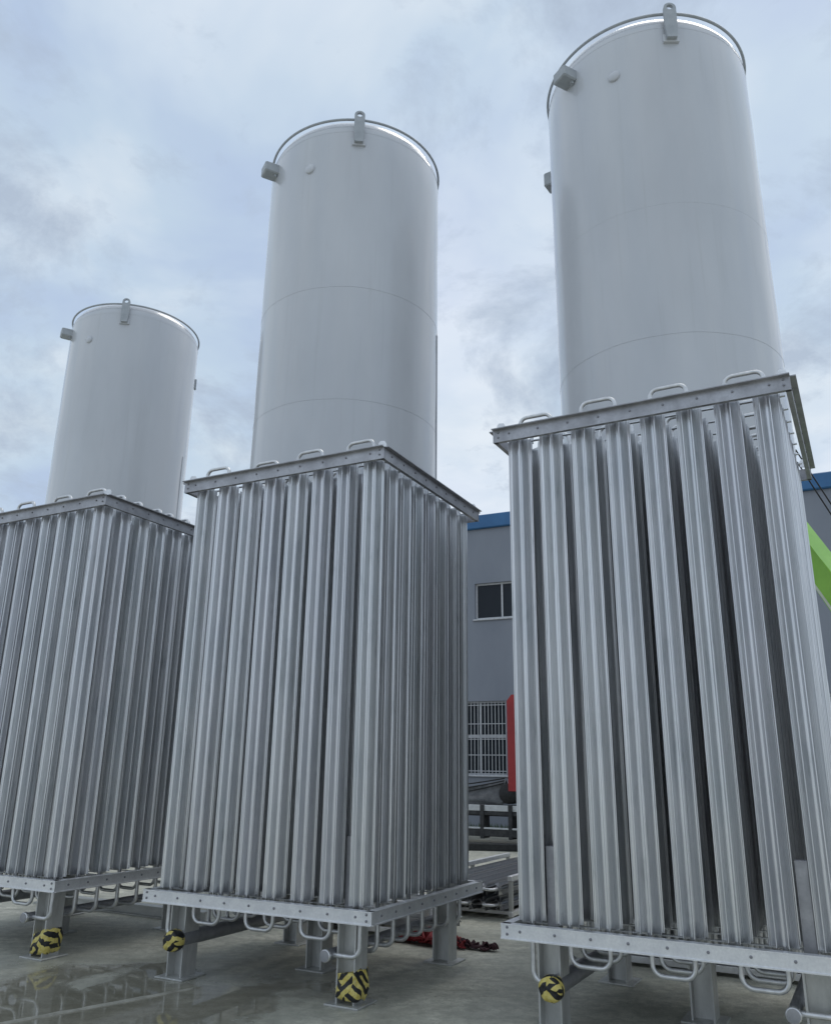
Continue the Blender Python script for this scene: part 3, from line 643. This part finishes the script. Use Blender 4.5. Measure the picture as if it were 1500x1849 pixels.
# ------------------------------------------------------------------ green crane at the right edge
def px_dir(x, y):
    return (_f + _r2 * ((x - 750) / FPX) - _u2 * ((y - 924.5) / FPX))
def at_dist(x, y, d):
    v = px_dir(x, y); q = d / math.hypot(v.x, v.y); return Vector((0, 0, CAM_H)) + v * q
tip, root = at_dist(1425, 948, 15.5), at_dist(1660, 1262, 14.2)
cr = empty('crane', (root.x, root.y, 0), 0, 'lime green crane boom slanting out behind the right vaporizer', 'crane')
def beam(g, p, q, w0, h0, w1, h1, off=0.0):
    d = (q - p).normalized(); s_ = d.cross(Vector((0, 0, 1))).normalized(); u_ = s_.cross(d); vs = []
    for c_, w_, h_ in ((p, w0, h0), (q, w1, h1)):
        for a, b_ in ((-1, -1), (1, -1), (1, 1), (-1, 1)): vs.append(c_ + s_ * a * w_ / 2 + u_ * (b_ * h_ / 2 + off))
    return g.add(vs, [(3, 2, 1, 0), (4, 5, 6, 7), (0, 1, 5, 4), (1, 2, 6, 5), (2, 3, 7, 6), (3, 0, 4, 7)])
ro = Vector((root.x, root.y, 0)); P0, P1 = root - ro, tip - ro
obj('boom', beam(Geo(), P0, P1, .42, .52, .34, .36), 'green_paint', cr)
obj('boom_edge', beam(Geo(), P0, P1, .44, .03, .355, .02, .19), 'green_paint', cr)
obj('boom_edge', beam(Geo(), P0, P1, .44, .05, .355, .035, -.18), 'cream_paint', cr)
dn = Vector((0.0, 0, -.75)); obj('lift_cylinder', Geo().tube([P0 + dn * 1.2, P0.lerp(P1, .55) + dn * .62], .17, 16), 'dark_steel', cr)
obj('lift_rod', Geo().tube([P0.lerp(P1, .55) + dn * .62, P0.lerp(P1, .78) + dn * .35], .10, 14), 'pipe_metal', cr)
obj('turret', Geo().bbox((-.75, -.75, 1.25), (.9, .75, P0.z + .35), .08), 'green_paint', cr)
obj('counterweight', Geo().bbox((.905, -.9, 1.3), (1.9, .9, 2.2), .08), 'dark_steel', cr)
obj('deck', Geo().bbox((-2.2, -1.2, .72), (5.0, 1.2, 1.245), .05), 'dark_steel', cr)
for x in (-1.4, .1, 2.6, 3.9):
    for y in (-1.26, .94):
        wh = obj('wheel', Geo().lathe([(.28, 0), (.5, .03), (.56, .08), (.56, .26), (.5, .31), (.28, .32)], 28, Matrix.Translation((x, y, .56)) @ Matrix.Rotation(R(-90), 4, 'X')), 'rubber', cr)
        obj('rim', Geo().lathe([(.08, .02), (.24, .03), (.28, -.01), (.28, .33)], 18, Matrix.Translation((x, y, .56)) @ Matrix.Rotation(R(-90), 4, 'X')), 'pale_sheet', wh)
# two thin stay cables running down from the right tank
TC = Vector((*polar(18.56, 11.10), 0))
for (xa, ya, xb, yb, lab) in ((1436, 812, 1640, 1112, 'upper of two thin black cables beside the right vaporizer'), (1428, 836, 1640, 1132, 'lower of two thin black cables beside the right vaporizer')):
    A = at_dist(xa, ya, 11.0); B = at_dist(xb, yb, 13.8); dd = (A - TC); dd.z = 0; A = Vector((TC.x, TC.y, A.z)) + dd.normalized() * TR
    pts = [A.lerp(B, i / 14) - Vector((0, 0, .05 * math.sin(math.pi * i / 14))) for i in range(15)]
    tag(obj('cable', Geo().tube(pts, .009, 6), 'rubber'), lab, 'cable', 'stay cables')
